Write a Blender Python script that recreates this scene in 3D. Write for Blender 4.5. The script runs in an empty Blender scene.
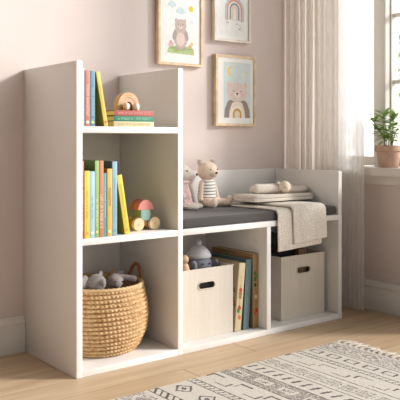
import bpy, bmesh, math, random
from mathutils import Vector, Matrix, Euler, noise
random.seed(7)
PI = math.pi
SC = bpy.context.scene
COL = SC.collection

# ------------------------------------------------------------------ helpers
def lin(c):
    def f(v):
        v /= 255.0
        return v / 12.92 if v <= .04045 else ((v + .055) / 1.055) ** 2.4
    return (f(c[0]), f(c[1]), f(c[2]), 1.0)

class NT:
    def __init__(s, tree): s.t = tree
    def n(s, kind, **kw):
        nd = s.t.nodes.new(kind)
        for k, v in kw.items(): setattr(nd, k, v)
        return nd
    def put(s, sock, v):
        if hasattr(v, 'is_output') or isinstance(v, bpy.types.NodeSocket): s.t.links.new(v, sock)
        else: sock.default_value = v
    def m(s, op, a, b=0.0, c=None):
        nd = s.n('ShaderNodeMath', operation=op)
        s.put(nd.inputs[0], a); s.put(nd.inputs[1], b)
        if c is not None: s.put(nd.inputs[2], c)
        return nd.outputs[0]
    def mix(s, f, a, b):
        nd = s.n('ShaderNodeMix', data_type='RGBA')
        s.put(nd.inputs[0], f); s.put(nd.inputs[6], a); s.put(nd.inputs[7], b)
        return nd.outputs[2]
    def noise(s, vec, scale, detail=3.0, rough=.55):
        nd = s.n('ShaderNodeTexNoise')
        s.put(nd.inputs['Vector'], vec); nd.inputs['Scale'].default_value = scale
        nd.inputs['Detail'].default_value = detail; nd.inputs['Roughness'].default_value = rough
        return nd.outputs['Fac']
    def mapping(s, vec, scale=(1, 1, 1), loc=(0, 0, 0)):
        nd = s.n('ShaderNodeMapping'); s.put(nd.inputs['Vector'], vec)
        nd.inputs['Scale'].default_value = scale; nd.inputs['Location'].default_value = loc
        return nd.outputs[0]
    def ramp(s, f, lo, hi):
        nd = s.n('ShaderNodeMapRange'); s.put(nd.inputs[0], f)
        nd.inputs[1].default_value = lo; nd.inputs[2].default_value = hi
        return nd.outputs[0]
    def bump(s, h, strength, dist):
        nd = s.n('ShaderNodeBump'); s.put(nd.inputs['Height'], h)
        nd.inputs['Strength'].default_value = strength; nd.inputs['Distance'].default_value = dist
        return nd.outputs[0]

def base_mat(name):
    m = bpy.data.materials.new(name); m.use_nodes = True
    t = NT(m.node_tree)
    return m, t, m.node_tree.nodes['Principled BSDF']

def mul(c, k): return tuple(min(255, max(0, v * k)) for v in c)

MC = {}
def mat(name, rgb, rough=.6, var=.05, scale=12, bump=0, bscale=250, stretch=(1, 1, 1), spec=.3, sheen=0):
    if name in MC: return MC[name]
    m, t, p = base_mat(name)
    tc = t.n('ShaderNodeTexCoord').outputs['Object']
    v = t.mapping(tc, stretch)
    f = t.ramp(t.noise(v, scale), .3, .7)
    t.put(p.inputs['Base Color'], t.mix(f, lin(mul(rgb, 1 - var)), lin(mul(rgb, 1 + var))))
    p.inputs['Roughness'].default_value = rough
    p.inputs['Specular IOR Level'].default_value = spec
    if sheen: p.inputs['Sheen Weight'].default_value = sheen
    if bump:
        t.put(p.inputs['Normal'], t.bump(t.noise(v, bscale, 2.0), bump, .002))
    MC[name] = m
    return m

def paint_mat(name, rough=.85, var=.04, scale=90, bump=0, bscale=400):
    """colours of printed / woven pattern come from the mesh's own 'paint' attribute"""
    if name in MC: return MC[name]
    m, t, p = base_mat(name)
    a = t.n('ShaderNodeAttribute', attribute_name='paint').outputs['Color']
    tc = t.n('ShaderNodeTexCoord').outputs['Object']
    f = t.ramp(t.noise(tc, scale), .3, .7)
    nd = t.n('ShaderNodeMix', data_type='RGBA', blend_type='MULTIPLY')
    nd.inputs[0].default_value = 1.0
    t.put(nd.inputs[6], a); t.put(nd.inputs[7], t.mix(f, (1 - 2 * var,) * 3 + (1,), (1, 1, 1, 1)))
    t.put(p.inputs['Base Color'], nd.outputs[2])
    p.inputs['Roughness'].default_value = rough; p.inputs['Specular IOR Level'].default_value = .2
    if bump: t.put(p.inputs['Normal'], t.bump(t.noise(tc, bscale, 2.0), bump, .003))
    MC[name] = m
    return m

def link(name, me, parent=None, loc=(0, 0, 0), rot=(0, 0, 0)):
    o = bpy.data.objects.new(name, me); COL.objects.link(o)
    o.location = loc; o.rotation_euler = rot
    if parent: o.parent = parent
    return o

def finish(me, smooth=True, ang=35):
    if smooth:
        me.polygons.foreach_set('use_smooth', [True] * len(me.polygons))
        me.set_sharp_from_angle(angle=math.radians(ang))

def obj(name, bm, m, parent=None, loc=(0, 0, 0), rot=(0, 0, 0), smooth=True, ang=35):
    me = bpy.data.meshes.new(name)
    bmesh.ops.recalc_face_normals(bm, faces=bm.faces)
    bm.to_mesh(me); bm.free()
    for x in (m if isinstance(m, (list, tuple)) else [m]): me.materials.append(x)
    finish(me, smooth, ang)
    return link(name, me, parent, loc, rot)

def tag(o, label=None, cat=None, group=None, kind=None):
    if label: o['label'] = label
    if cat: o['category'] = cat
    if group: o['group'] = group
    if kind: o['kind'] = kind
    return o

def thing(name, label, cat, loc=(0, 0, 0), rot=(0, 0, 0), group=None):
    e = bpy.data.objects.new(name, None); COL.objects.link(e)
    e.empty_display_size = .05
    e.location = loc; e.rotation_euler = rot
    return tag(e, label, cat, group)

def NB(): return bmesh.new()

def box(bm, x0, x1, y0, y1, z0, z1, bev=0, seg=2, mi=0, M=None):
    r = bmesh.ops.create_cube(bm, size=1)
    vs = r['verts']
    for v in vs:
        v.co = Vector(((x0 + x1) / 2 + v.co.x * (x1 - x0), (y0 + y1) / 2 + v.co.y * (y1 - y0), (z0 + z1) / 2 + v.co.z * (z1 - z0)))
    if bev:
        es = list({e for v in vs for e in v.link_edges})
        r = bmesh.ops.bevel(bm, geom=es, offset=bev, segments=seg, affect='EDGES', profile=.5)
        vs = list({v for f in r['faces'] for v in f.verts} | {v for v in vs if v.is_valid})
    fs = {f for v in vs for f in v.link_faces}
    for f in fs: f.material_index = mi
    if M is not None:
        for v in vs: v.co = M @ v.co
    return bm

def ell(bm, c, r, rot=(0, 0, 0), sub=3, mi=0):
    if not hasattr(r, '__len__'): r = (r, r, r)
    M = Matrix.Translation(c) @ Euler(rot).to_matrix().to_4x4() @ Matrix.Diagonal((*r, 1))
    q = bmesh.ops.create_icosphere(bm, subdivisions=sub, radius=1, matrix=M)
    if mi:
        for f in {f for v in q['verts'] for f in v.link_faces}: f.material_index = mi
    return bm

def chain(bm, p0, r0, p1, r1, n=7):
    p0, p1 = Vector(p0), Vector(p1)
    for i in range(n):
        t = i / (n - 1)
        ell(bm, p0.lerp(p1, t), r0 + (r1 - r0) * t, sub=2)

def lathe(bm, prof, seg=48, c=(0, 0, 0), mi=0, axis='Z'):
    rings = []
    for r, z in prof:
        if r < 1e-6: rings.append([bm.verts.new((0, 0, z))])
        else: rings.append([bm.verts.new((r * math.cos(2 * PI * k / seg), r * math.sin(2 * PI * k / seg), z)) for k in range(seg)])
    for a, b in zip(rings, rings[1:]):
        for k in range(seg):
            k2 = (k + 1) % seg
            if len(a) == 1 and len(b) == 1: continue
            if len(a) == 1: f = bm.faces.new((a[0], b[k], b[k2]))
            elif len(b) == 1: f = bm.faces.new((a[k], a[k2], b[0]))
            else: f = bm.faces.new((a[k], a[k2], b[k2], b[k]))
            f.material_index = mi
    R = Matrix.Identity(4)
    if axis == 'Y': R = Matrix.Rotation(PI / 2, 4, 'X')
    M = Matrix.Translation(c) @ R
    for rg in rings:
        for v in rg: v.co = M @ v.co
    return bm

def tube(bm, pts, r, seg=10, closed=False, mi=0):
    pts = [Vector(p) for p in pts]
    n = len(pts); rings = []
    up = Vector((0, 0, 1))
    prev = None
    for i, p in enumerate(pts):
        d = (pts[min(i + 1, n - 1)] - pts[max(i - 1, 0)]) if not closed else (pts[(i + 1) % n] - pts[i - 1])
        d.normalize()
        if prev is None:
            a = d.cross(up)
            if a.length < .1: a = d.cross(Vector((1, 0, 0)))
        else: a = prev - d * prev.dot(d)
        a.normalize(); prev = a
        b = d.cross(a)
        rr = r[i] if hasattr(r, '__len__') else r
        rings.append([bm.verts.new(p + a * rr * math.cos(2 * PI * k / seg) + b * rr * math.sin(2 * PI * k / seg)) for k in range(seg)])
    prs = list(zip(rings, rings[1:])) + ([(rings[-1], rings[0])] if closed else [])
    for x, y in prs:
        for k in range(seg):
            f = bm.faces.new((x[k], x[(k + 1) % seg], y[(k + 1) % seg], y[k])); f.material_index = mi
    if not closed:
        bm.faces.new(rings[0][::-1]).material_index = mi; bm.faces.new(rings[-1]).material_index = mi
    return bm

def evaluated(bm, mods):
    me = bpy.data.meshes.new('tmp'); bm.to_mesh(me); bm.free()
    o = bpy.data.objects.new('tmp', me); COL.objects.link(o)
    for kind, kw in mods:
        md = o.modifiers.new(kind, kind)
        for k, v in kw.items(): setattr(md, k, v)
    bpy.context.view_layer.update()
    out = bpy.data.meshes.new_from_object(o.evaluated_get(bpy.context.evaluated_depsgraph_get()))
    bpy.data.objects.remove(o); bpy.data.meshes.remove(me)
    return out

def soft(name, bm, m, parent, voxel=.003, it=6, loc=(0, 0, 0), rot=(0, 0, 0)):
    """merge overlapping blobs into one smooth stuffed skin"""
    me = evaluated(bm, [('REMESH', dict(mode='VOXEL', voxel_size=voxel)), ('SMOOTH', dict(iterations=it, factor=.5))])
    me.materials.clear(); me.materials.append(m)
    finish(me, True, 80)
    return link(name, me, parent, loc, rot)

def prism(bm, loops, depth, M=None, mi=0):
    """2D outline (first loop) with holes, extruded; local x,y outline, z 0..depth"""
    cu = bpy.data.curves.new('tmpc', 'CURVE'); cu.dimensions = '2D'; cu.fill_mode = 'BOTH'; cu.extrude = depth / 2
    for lp in loops:
        s = cu.splines.new('POLY'); s.points.add(len(lp) - 1); s.use_cyclic_u = True
        for p, q in zip(s.points, lp): p.co = (q[0], q[1], 0, 1)
    o = bpy.data.objects.new('tmpc', cu); COL.objects.link(o)
    bpy.context.view_layer.update()
    me = bpy.data.meshes.new_from_object(o.evaluated_get(bpy.context.evaluated_depsgraph_get()))
    bpy.data.objects.remove(o); bpy.data.curves.remove(cu)
    n0 = len(bm.verts); f0 = len(bm.faces)
    bm.from_mesh(me); bpy.data.meshes.remove(me)
    bm.verts.ensure_lookup_table(); bm.faces.ensure_lookup_table()
    T = Matrix.Translation((0, 0, depth / 2))
    if M is not None: T = M @ T
    for v in bm.verts[n0:]: v.co = T @ v.co
    for f in bm.faces[f0:]: f.material_index = mi
    bmesh.ops.remove_doubles(bm, verts=bm.verts[n0:], dist=1e-6)
    return bm

def rrect(x0, x1, y0, y1, r, n=6):
    out = []
    for cx, cy, a0 in ((x1 - r, y1 - r, 0), (x0 + r, y1 - r, PI / 2), (x0 + r, y0 + r, PI), (x1 - r, y0 + r, 1.5 * PI)):
        for k in range(n + 1):
            a = a0 + PI / 2 * k / n
            out.append((cx + r * math.cos(a), cy + r * math.sin(a)))
    return out

XZ = Matrix(((1, 0, 0, 0), (0, 0, 1, 0), (0, 1, 0, 0), (0, 0, 0, 1)))   # outline x,y -> world x,z ; depth -> +y

class Art:
    """flat painted shapes (print on paper): outline + paint colour, stacked in hair-thin layers"""
    def __init__(s): s.P = []
    def poly(s, pts, col, L): s.P.append((pts, col, L))
    def oval(s, cx, cy, rx, ry, col, L, n=28, rot=0, a0=0, a1=2 * PI):
        pts = []
        for k in range(n + (a1 - a0 < 6)):
            a = a0 + (a1 - a0) * k / n
            x, y = rx * math.cos(a), ry * math.sin(a)
            pts.append((cx + x * math.cos(rot) - y * math.sin(rot), cy + x * math.sin(rot) + y * math.cos(rot)))
        s.poly(pts, col, L)
    def rect(s, x0, x1, y0, y1, col, L): s.poly([(x0, y0), (x1, y0), (x1, y1), (x0, y1)], col, L)
    def arch(s, cx, cy, r, w, leg, col, L, n=26):
        o = [(cx + (r + w / 2) * math.cos(PI * k / n), cy + (r + w / 2) * math.sin(PI * k / n)) for k in range(n + 1)]
        i = [(cx + (r - w / 2) * math.cos(PI * k / n), cy + (r - w / 2) * math.sin(PI * k / n)) for k in range(n + 1)]
        o = [(cx + r + w / 2, cy - leg)] + o + [(cx - r - w / 2, cy - leg)]
        i = [(cx + r - w / 2, cy - leg)] + i + [(cx - r + w / 2, cy - leg)]
        for k in range(len(o) - 1): s.poly([o[k], o[k + 1], i[k + 1], i[k]], col, L)
    def build(s, name, parent, place, m):
        bm = NB(); lay = bm.loops.layers.float_color.new('paint')
        for q_, (pts, col, L) in enumerate(s.P):
            L += q_ * .012
            vs = [bm.verts.new(place(x, y, L)) for x, y in pts]
            f = bm.faces.new(vs)
            for lp in f.loops: lp[lay] = lin(col)
        me = bpy.data.meshes.new(name); bm.to_mesh(me); bm.free()
        me.materials.append(m)
        return link(name, me, parent)

# ------------------------------------------------------------------ materials
M_white = mat('white_lacquer', (232, 228, 223), .42, .012, 4, bump=.02, bscale=300)
M_trim = mat('white_trim_paint', (228, 222, 214), .45, .012, 5)
M_wall = mat('blush_wall_paint', (218, 204, 198), .9, .012, 3, bump=.06, bscale=160, spec=.15)
M_oak = mat('oak_frame', (224, 196, 160), .5, .08, 10, stretch=(3, 3, 3))
M_palewood = mat('pale_frame', (226, 216, 203), .5, .05, 14)
M_matte = mat('white_mat_board', (240, 238, 232), .9, .01)
M_beech = mat('beech_wood', (218, 190, 152), .5, .07, 30, stretch=(1, 1, 4))
M_page = mat('book_pages', (232, 218, 190), .9, .08, 8, stretch=(60, 2, 1))
M_char = mat('charcoal_upholstery', (78, 74, 72), .95, .06, 300, bump=.35, bscale=700, sheen=.15)
M_art = paint_mat('printed_paint', var=.05, scale=60)

# ------------------------------------------------------------------ room
WY, WX = .388, 1.49            # back wall plane, window wall plane
def struct(name, bm, m, parent=None, label=None, smooth=True):
    o = obj(name, bm, m, parent, smooth=smooth)
    if parent is None: o['kind'] = 'structure'
    if label: o['label'] = label
    return o

def floor_mat():
    m, t, p = base_mat('oak_planks')
    tc = t.n('ShaderNodeTexCoord').outputs['Object']
    sp = t.n('ShaderNodeSeparateXYZ'); t.put(sp.inputs[0], tc)
    x, y = sp.outputs[0], sp.outputs[1]
    W, Ln = .128, 1.3
    ry = t.m('DIVIDE', y, W); row = t.m('FLOOR', ry)
    xo = t.m('DIVIDE', t.m('SUBTRACT', t.m('SUBTRACT', x, .97), t.m('MULTIPLY', row, .325)), Ln)
    col = t.m('FLOOR', xo)
    cv = t.n('ShaderNodeCombineXYZ'); t.put(cv.inputs[0], row); t.put(cv.inputs[1], col)
    wn = t.n('ShaderNodeTexWhiteNoise', noise_dimensions='2D'); t.put(wn.inputs['Vector'], cv.outputs[0])
    idv = wn.outputs['Value']
    # seams
    fy = t.m('FRACT', ry); fx = t.m('FRACT', xo)
    dy = t.m('MULTIPLY', t.m('MINIMUM', fy, t.m('SUBTRACT', 1.0, fy)), W)
    dx = t.m('MULTIPLY', t.m('MINIMUM', fx, t.m('SUBTRACT', 1.0, fx)), Ln)
    seam = t.m('MAXIMUM', t.m('MULTIPLY', t.m('LESS_THAN', dy, .0009), .55), t.m('LESS_THAN', dx, .0013))
    # grain
    off = t.n('ShaderNodeCombineXYZ'); t.put(off.inputs[0], t.m('MULTIPLY', idv, 37.0)); t.put(off.inputs[1], t.m('MULTIPLY', idv, 11.0))
    ad = t.n('ShaderNodeVectorMath', operation='ADD'); t.put(ad.inputs[0], tc); t.put(ad.inputs[1], off.outputs[0])
    g1 = t.noise(t.mapping(ad.outputs[0], (1.6, 26, 1)), 1.0, 4.0, .6)
    g2 = t.noise(t.mapping(ad.outputs[0], (6, 130, 1)), 1.0, 2.0)
    c = t.mix(t.ramp(g1, .28, .72), lin((190, 161, 129)), lin((222, 198, 167)))
    c = t.mix(t.m('MULTIPLY', t.ramp(g2, .5, .75), .25), c, lin((165, 128, 92)))
    c = t.mix(t.m('MULTIPLY', idv, .35), c, lin((184, 152, 116)))
    c = t.mix(seam, c, lin((120, 90, 62)))
    t.put(p.inputs['Base Color'], c)
    p.inputs['Roughness'].default_value = .45; p.inputs['Specular IOR Level'].default_value = .35
    t.put(p.inputs['Normal'], t.bump(t.m('SUBTRACT', t.m('MULTIPLY', g2, .3), seam), .15, .002))
    return m

bm = NB(); box(bm, -3.2, 1.64, -3.4, .54, -.1, 0)
struct('floor', bm, floor_mat(), smooth=False)
bm = NB(); box(bm, -3.2, 1.64, WY, WY + .15, 0, 2.7)
struct('wall_back', bm, M_wall, smooth=False)
OY0, OY1, OZ0, OZ1 = -.45, .320, .595, 2.15      # window opening
bm = NB()
box(bm, WX, WX + .15, OY1, WY, 0, 2.7); box(bm, WX, WX + .15, -.50, OY0, 0, 2.7)
box(bm, WX, WX + .15, OY0, OY1, 0, OZ0); box(bm, WX, WX + .15, OY0, OY1, OZ1, 2.7)
struct('wall_right', bm, M_wall, smooth=False)

def skirting(name, length, M):
    prof = [(0, 0), (.016, 0), (.016, .088), (.0135, .092), (.0135, .100), (.016, .104), (.0145, .112), (.009, .122), (.006, .128), (0, .128)]
    bm = NB(); prism(bm, [prof], length, M)
    return struct(name, bm, M_trim)
# outline (out of wall, up), depth along the wall
skirting('baseboard_back', 3.2 - .001, Matrix(((0, 0, -1, -.001), (-1, 0, 0, WY), (0, 1, 0, 0), (0, 0, 0, 1))))
skirting('baseboard_right', .50 + WY - .02, Matrix(((-1, 0, 0, WX), (0, 0, 1, -.50), (0, 1, 0, 0), (0, 0, 0, 1))))

# window: casing, jambs, sill, frame with glazing bars, panes
bm = NB()
for y0, y1, z0, z1 in ((OY1, OY1 + .050, .63, OZ1 + .056), (OY0 - .048, OY0, .63, OZ1 + .056), (OY0, OY1, OZ1, OZ1 + .056)):
    box(bm, WX - .014, WX - .0003, y0, y1, z0, z1, .003)
struct('trim_1', bm, M_trim)
win = thing('window_1', 'tall white casement window with glazing bars above the sill', 'window')
win['kind'] = 'structure'
bm = NB()
box(bm, WX, WX + .09, OY1 - .006, OY1 - .0005, .631, OZ1); box(bm, WX, WX + .09, OY0 + .0005, OY0 + .006, .631, OZ1); box(bm, WX, WX + .09, OY0 + .006, OY1 - .006, OZ1 - .006, OZ1 - .0005)
obj('window_jamb', bm, M_trim, win, smooth=False)
FX = WX + .09
ya, yb, PA, PB = OY0 + .001, OY1 - .001, 0.0, .0665       # PA..PB: the post between the two lights
bm = NB(); box(bm, WX + .055, FX + .05, PA, PB, .6305, OZ1 - .0065, .004)
obj('window_post', bm, M_trim, win)
for fa, fb, f0, f1 in ((ya, PA - .0003, .026, .006), (PB + .0003, yb, .006, .026)):
    bm = NB()
    box(bm, FX, FX + .05, fb - f1, fb, .631, OZ1 - .007, .002); box(bm, FX, FX + .05, fa, fa + f0, .631, OZ1 - .007, .002)
    box(bm, FX, FX + .05, fa + f0, fb - f1, .631, .675, .004); box(bm, FX, FX + .05, fa + f0, fb - f1, OZ1 - .06, OZ1 - .007, .004)
    obj('window_frame', bm, M_trim, win)
    for zc in (1.01, 1.31, 1.61, 1.90) if fb < .03 else ():
        bm = NB(); box(bm, FX + .012, FX + .038, fa + f0, fb - f1, zc - .009, zc + .009, .003)
        obj('glazing_bar', bm, M_trim, win)
for yc in (-.24,):
    bm = NB(); box(bm, FX + .0125, FX + .0375, yc - .009, yc + .009, .675, OZ1 - .06, .003)
    obj('glazing_bar', bm, M_trim, win)
gm, t, p = base_mat('window_glass')
tr = t.n('ShaderNodeBsdfTransparent'); gl = t.n('ShaderNodeBsdfGlossy'); gl.inputs['Roughness'].default_value = .02
mx = t.n('ShaderNodeMixShader'); mx.inputs[0].default_value = .05
t.put(mx.inputs[1], tr.outputs[0]); t.put(mx.inputs[2], gl.outputs[0])
t.put(gm.node_tree.nodes['Material Output'].inputs['Surface'], mx.outputs[0])
for fa, fb in ((ya + .022, PA - .004), (PB + .004, yb - .022)):
    bm = NB(); box(bm, FX + .022, FX + .027, fa, fb, .671, OZ1 - .056)
    obj('window_pane', bm, gm, win, smooth=False)
bm = NB(); box(bm, WX - .0003, FX, OY0 + .001, OY1 - .001, .5955, .63); box(bm, 1.435, WX - .0003, OY0 - .045, OY1 + .05, .595, .63)
box(bm, WX - .013, WX - .0003, OY0 - .05, OY1 + .05, .555, .595)
struct('trim_2', bm, M_trim, label='white window sill board')

# ------------------------------------------------------------------ bookcase
Hh, Wd, D, T = 1.0, 1.253, .387, .0215
XD1, XD2 = .3955, .8195          # left faces of the two uprights
SZ0, SZ1 = .4155, .437           # seat board
case = thing('bookcase', 'white open bookcase, tall cubbies at left stepping down to a low bench with two cubbies', 'bookcase')
def panel(name, *b, bev=.0012):
    bm = NB(); box(bm, *b, bev=bev); return obj(name, bm, M_white, case)
panel('side_panel', 0, T, 0, D, 0, Hh)
panel('divider_panel', XD1, XD1 + T, 0, D, 0, Hh)
panel('divider_panel', XD2, XD2 + T, 0, D - .008, T, SZ0)
panel('side_panel', Wd - T, Wd, 0, D, 0, .62)
panel('base_board', T, XD1, 0, D - .008, 0, T); panel('base_board', XD1 + T, Wd - T, 0, D - .008, 0, T)
panel('shelf', T, XD1, 0, D - .008, SZ0, SZ1)
panel('shelf', T, XD1, 0, D - .008, .773, .794)
panel('seat_board', XD1 + T, Wd - T, 0, D - .008, SZ0, SZ1)
panel('back_panel', T, XD1, D - .008, D, 0, .794)
panel('back_panel', XD1 + T, Wd - T, D - .008, D, 0, .62)

# seat cushion
CT = .473
bm = NB(); box(bm, XD1 + T + .002, Wd - T - .002, .004, D - .010, SZ1, CT, .011, 4)
cu = thing('seat_cushion', 'long charcoal grey cushion lying along the bench seat', 'cushion', (0, 0, 0))
obj('cushion_pad', bm, M_char, cu)
bm = NB()
tube(bm, [(XD1 + T + .012, .0055, CT - .0095), (Wd - T - .012, .0055, CT - .0095)], .0018, 6)
obj('piping', bm, M_char, cu)

# ------------------------------------------------------------------ books
def marks(bm, t, h, a, b, y=-.0004, w=.45, seed=0):
    """tiny unreadable title strokes down a spine"""
    rnd = random.Random(seed)
    z = h * b
    while z > h * a:
        ln = rnd.uniform(.0026, .0048)
        if rnd.random() > .14:
            box(bm, t * (.5 - w / 2), t * (.5 + w / 2), y, .0001, z - ln * .75, z - ln * .3)
            if rnd.random() > .5: box(bm, t * (.5 - w / 2), t * (.5 - w / 6), y, .0001, z - ln * .3, z)
            else: box(bm, t * (.5 + w / 6), t * (.5 + w / 2), y, .0001, z - ln * .3, z)
        z -= ln

BK = 0
def book(label, loc, t, h, d, spine, cover, ink, rot=(0, 0, 0), ox=0, a=.2, b=.75, group=None, foot=None, art=None, w=.45):
    global BK; BK += 1
    gy = sum(spine) / 3; spine = tuple((.9 * c + .1 * gy) * .92 for c in spine); gy = sum(cover) / 3; cover = tuple((.9 * c + .1 * gy) * .88 for c in cover)
    e = thing('book', label, 'book', loc, rot, group)
    ms = mat('book_spine_%d' % BK, spine, .55, .03, 20); mcv = mat('book_cover_%d' % BK, cover, .55, .04, 12)
    bm = NB()
    box(bm, ox, ox + .0022, .0012, d, 0, h, .0005, 1, 1); box(bm, ox + t - .0022, ox + t, .0012, d, 0, h, .0005, 1, 1)
    box(bm, ox, ox + t, 0, .0022, 0, h, .001, 2, 0)
    obj('cover', bm, [ms, mcv], e)
    bm = NB(); box(bm, ox + .0022, ox + t - .0022, .0022, d - .004, .0035, h - .0035)
    obj('pages', bm, M_page, e, smooth=False)
    bm = NB(); marks(bm, t, h, a, b, seed=BK, w=w)
    if ox:
        for v in bm.verts: v.co.x += ox
    obj('spine_lettering', bm, mat('book_ink_%d' % BK, tuple(.5 * p + .5 * q for p, q in zip(ink, spine)), .6, .02), e, smooth=False)
    if foot:
        bm = NB(); lathe(bm, [(0, .0006), (t * .27, .0006), (t * .27, 0)], 16, (ox + t / 2, 0, h * .075), axis='Y')
        obj('spine_emblem', bm, mat('book_emblem_%d' % BK, foot, .6, .02), e)
    if art: art(e, ox, d, h)
    return e

S1, S2 = .794, .437
WHT = (244, 238, 226)
G1, G2, G3 = 'upright books on the top shelf', 'books in the middle cubby', 'tall picture books in the low cubby'
book('thin pale mint book squeezed against the left panel on the top shelf', (.0228, .006, S1), .0095, .182, .14, (205, 226, 218), (205, 226, 218), (150, 165, 160), a=.1, b=.9, group=G1, w=.2)
book('coral pink upright book with white title on the top shelf', (.0330, .004, S1), .0180, .178, .15, (214, 128, 118), (200, 110, 102), WHT, group=G1, foot=WHT)
book('sky blue upright book beside the coral one on the top shelf', (.0515, .004, S1), .0178, .177, .15, (106, 156, 174), (70, 120, 144), (206, 224, 196), a=.12, b=.7, group=G1, foot=(235, 215, 130))
book('yellow book leaning left against the blue book on the top shelf', (.1025, .003, S1), .0150, .177, .15, (236, 210, 100), (214, 190, 60), (190, 120, 60), (0, -math.radians(10.2), 0), group=G1, a=.25, b=.8, foot=(215, 110, 80), w=.25)  # olive cover: the side's shade is put into its colour, darker than the spine
G4 = 'books stacked flat on the top shelf'
ST = .0181
RL = (0, PI / 2, 0)
def flat(label, k, x, y, h, d, sp, cv, ink):
    return book(label, (x, y, S1 + ST * (k + 1) + .0002 * k), ST, h, d, sp, cv, ink, RL, group=G4, a=.1, b=.9)
flat('cream book at the bottom of the flat stack on the top shelf', 0, .150, .022, .160, .12, (232, 214, 168), (226, 206, 150), (180, 150, 100))
flat('green book in the middle of the flat stack on the top shelf', 1, .151, .024, .158, .12, (62, 142, 112), (48, 122, 94), (190, 228, 200))
flat('coral red book on top of the flat stack under the wooden arch', 2, .1535, .023, .155, .12, (194, 100, 92), (176, 84, 76), (244, 190, 176))

book('thin rose pink book at the left end of the middle row', (.0226, .008, S2), .0086, .247, .19, (216, 112, 122), (200, 96, 108), WHT, group=G2, a=.1, b=.9)
book('short bright yellow book between the rose and pale blue books', (.0316, .005, S2), .0194, .215, .17, (236, 208, 84), (226, 196, 66), (176, 120, 70), group=G2, a=.3, b=.75, w=.25, foot=(240, 150, 60))
book('short pale blue book standing next to the bright yellow one', (.0514, .005, S2), .0176, .213, .17, (172, 212, 222), (150, 196, 210), (96, 130, 160), group=G2, a=.3, b=.62, w=.3, foot=(244, 236, 200))
book('tall light green book with dark green cover in the middle row', (.0694, .005, S2), .0148, .247, .19, (164, 194, 116), (86, 134, 58), WHT, group=G2, a=.15, b=.5, foot=(236, 220, 120))
book('tall terracotta orange book with white title in the middle row', (.0846, .004, S2), .0160, .247, .19, (212, 136, 102), (200, 118, 84), WHT, group=G2, a=.12, b=.56, w=.6)
book('thin short teal book between the orange and amber books', (.1010, .006, S2), .0126, .206, .16, (104, 172, 176), (78, 144, 150), (230, 236, 220), group=G2, a=.3, b=.8, w=.35)
book('amber yellow book with dark title in the middle row', (.1140, .004, S2), .0186, .220, .17, (238, 190, 84), (222, 160, 52), (96, 70, 40), group=G2, a=.38, b=.72, w=.5, foot=(250, 230, 170))
book('tall grey blue book with dark slate cover in the middle row', (.1330, .004, S2), .0186, .243, .19, (150, 190, 204), (84, 116, 122), (100, 140, 164), group=G2, a=.2, b=.8, w=.25, foot=(110, 160, 180))
book('yellow book leaning left at the right end of the middle row', (.1862, .012, S2), .0212, .199, .15, (238, 212, 78), (212, 188, 50), (170, 120, 50), (0, -math.radians(9.4), 0), group=G2, a=.2, b=.85, w=.25, foot=(240, 160, 60))  # cover tone carries painted shade; the spine keeps the plain yellow

def cover_flowers(kind):
    def f(e, ox, d, h):
        A = Art(); rnd = random.Random(5)
        if kind == 'cream':
            for k in range(3):
                A.rect(.05, .05 + (.05, .08, .035)[k], h * .82 - k * .022, h * .82 - k * .022 + .004, (150, 120, 90), 1)
            for (u, v, r, c) in ((.035, .13, .009, (196, 62, 52)), (.018, .105, .008, (204, 84, 62)), (.06, .10, .010, (190, 56, 50)), (.03, .06, .008, (206, 120, 80)), (.05, .035, .009, (190, 60, 54)), (.10, .09, .012, (200, 80, 60)), (.022, .155, .006, (90, 130, 80))):
                for q in range(5): A.oval(u + .7 * r * math.cos(q * 1.257), v + .7 * r * math.sin(q * 1.257), r * .5, r * .5, c, 2, 10)
                A.oval(u, v, r * .35, r * .35, (240, 200, 100), 3, 10)
                A.oval(u + r * 1.4, v - r, r * .8, r * .35, (96, 136, 84), 1, 10, .5); A.oval(u - r * 1.2, v - r * 1.2, r * .8, r * .35, (84, 124, 76), 1, 10, -.6)
        else:
            for (u, v, r, c) in ((.17, h - .03, .014, (70, 120, 66)), (.15, h - .02, .010, (86, 136, 76)), (.09, h - .03, .012, (60, 58, 60)), (.07, h - .035, .010, (210, 110, 90)), (.12, h - .05, .016, (214, 190, 140))):
                A.oval(u, v, r, r * .6, c, 1, 14, .5)
        # small leaves and berries down the spine
        t = {'cream': .031, 'brown': .0295}[kind]
        pts = ((.5, .34, (190, 70, 60)), (.35, .30, (90, 130, 80)), (.6, .2, (210, 120, 80)), (.5, .55, (150, 120, 90)), (.5, .6, (196, 80, 70)), (.5, .5, (160, 130, 100))) if kind == 'cream' else \
              ((.35, .66, (74, 128, 70)), (.55, .70, (92, 146, 80)), (.4, .58, (64, 112, 64)), (.35, .74, (84, 134, 74)), (.6, .24, (190, 70, 54)), (.4, .2, (204, 96, 66)), (.5, .42, (226, 200, 150)))
        A.build('cover_print', e, lambda x, y, L: (ox - .00015 * L - .0001, x, y), M_art)
        B = Art(); vs_ = [p[1] for p in pts]
        B.rect(ox + t * .46, ox + t * .52, min(vs_) * h, max(vs_) * h, (150, 132, 92), 1)
        for u, v, c in pts: B.oval(ox + u * t, v * h, t * .24, t * .30, c, 2, 12, .4)
        B.build('spine_pattern', e, lambda x, y, L: (x, -.00015 * L - .0003, y), M_art)
    return f
FL = T
book('cream picture book with red flowers leaning right beside the left bin', (.730, .050, FL), .031, .258, .235, (228, 208, 160), (218, 198, 152), (150, 100, 70), (0, math.radians(5.6), 0), -.031, .5, .8, G3, art=cover_flowers('cream'), w=.2)
book('teal blue picture book leaning between the cream and brown books', (.7710, .050, FL), .0285, .268, .235, (112, 142, 148), (92, 124, 132), (170, 206, 208), (0, math.radians(3.6), 0), -.0285, .25, .7, G3, w=.15)
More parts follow.
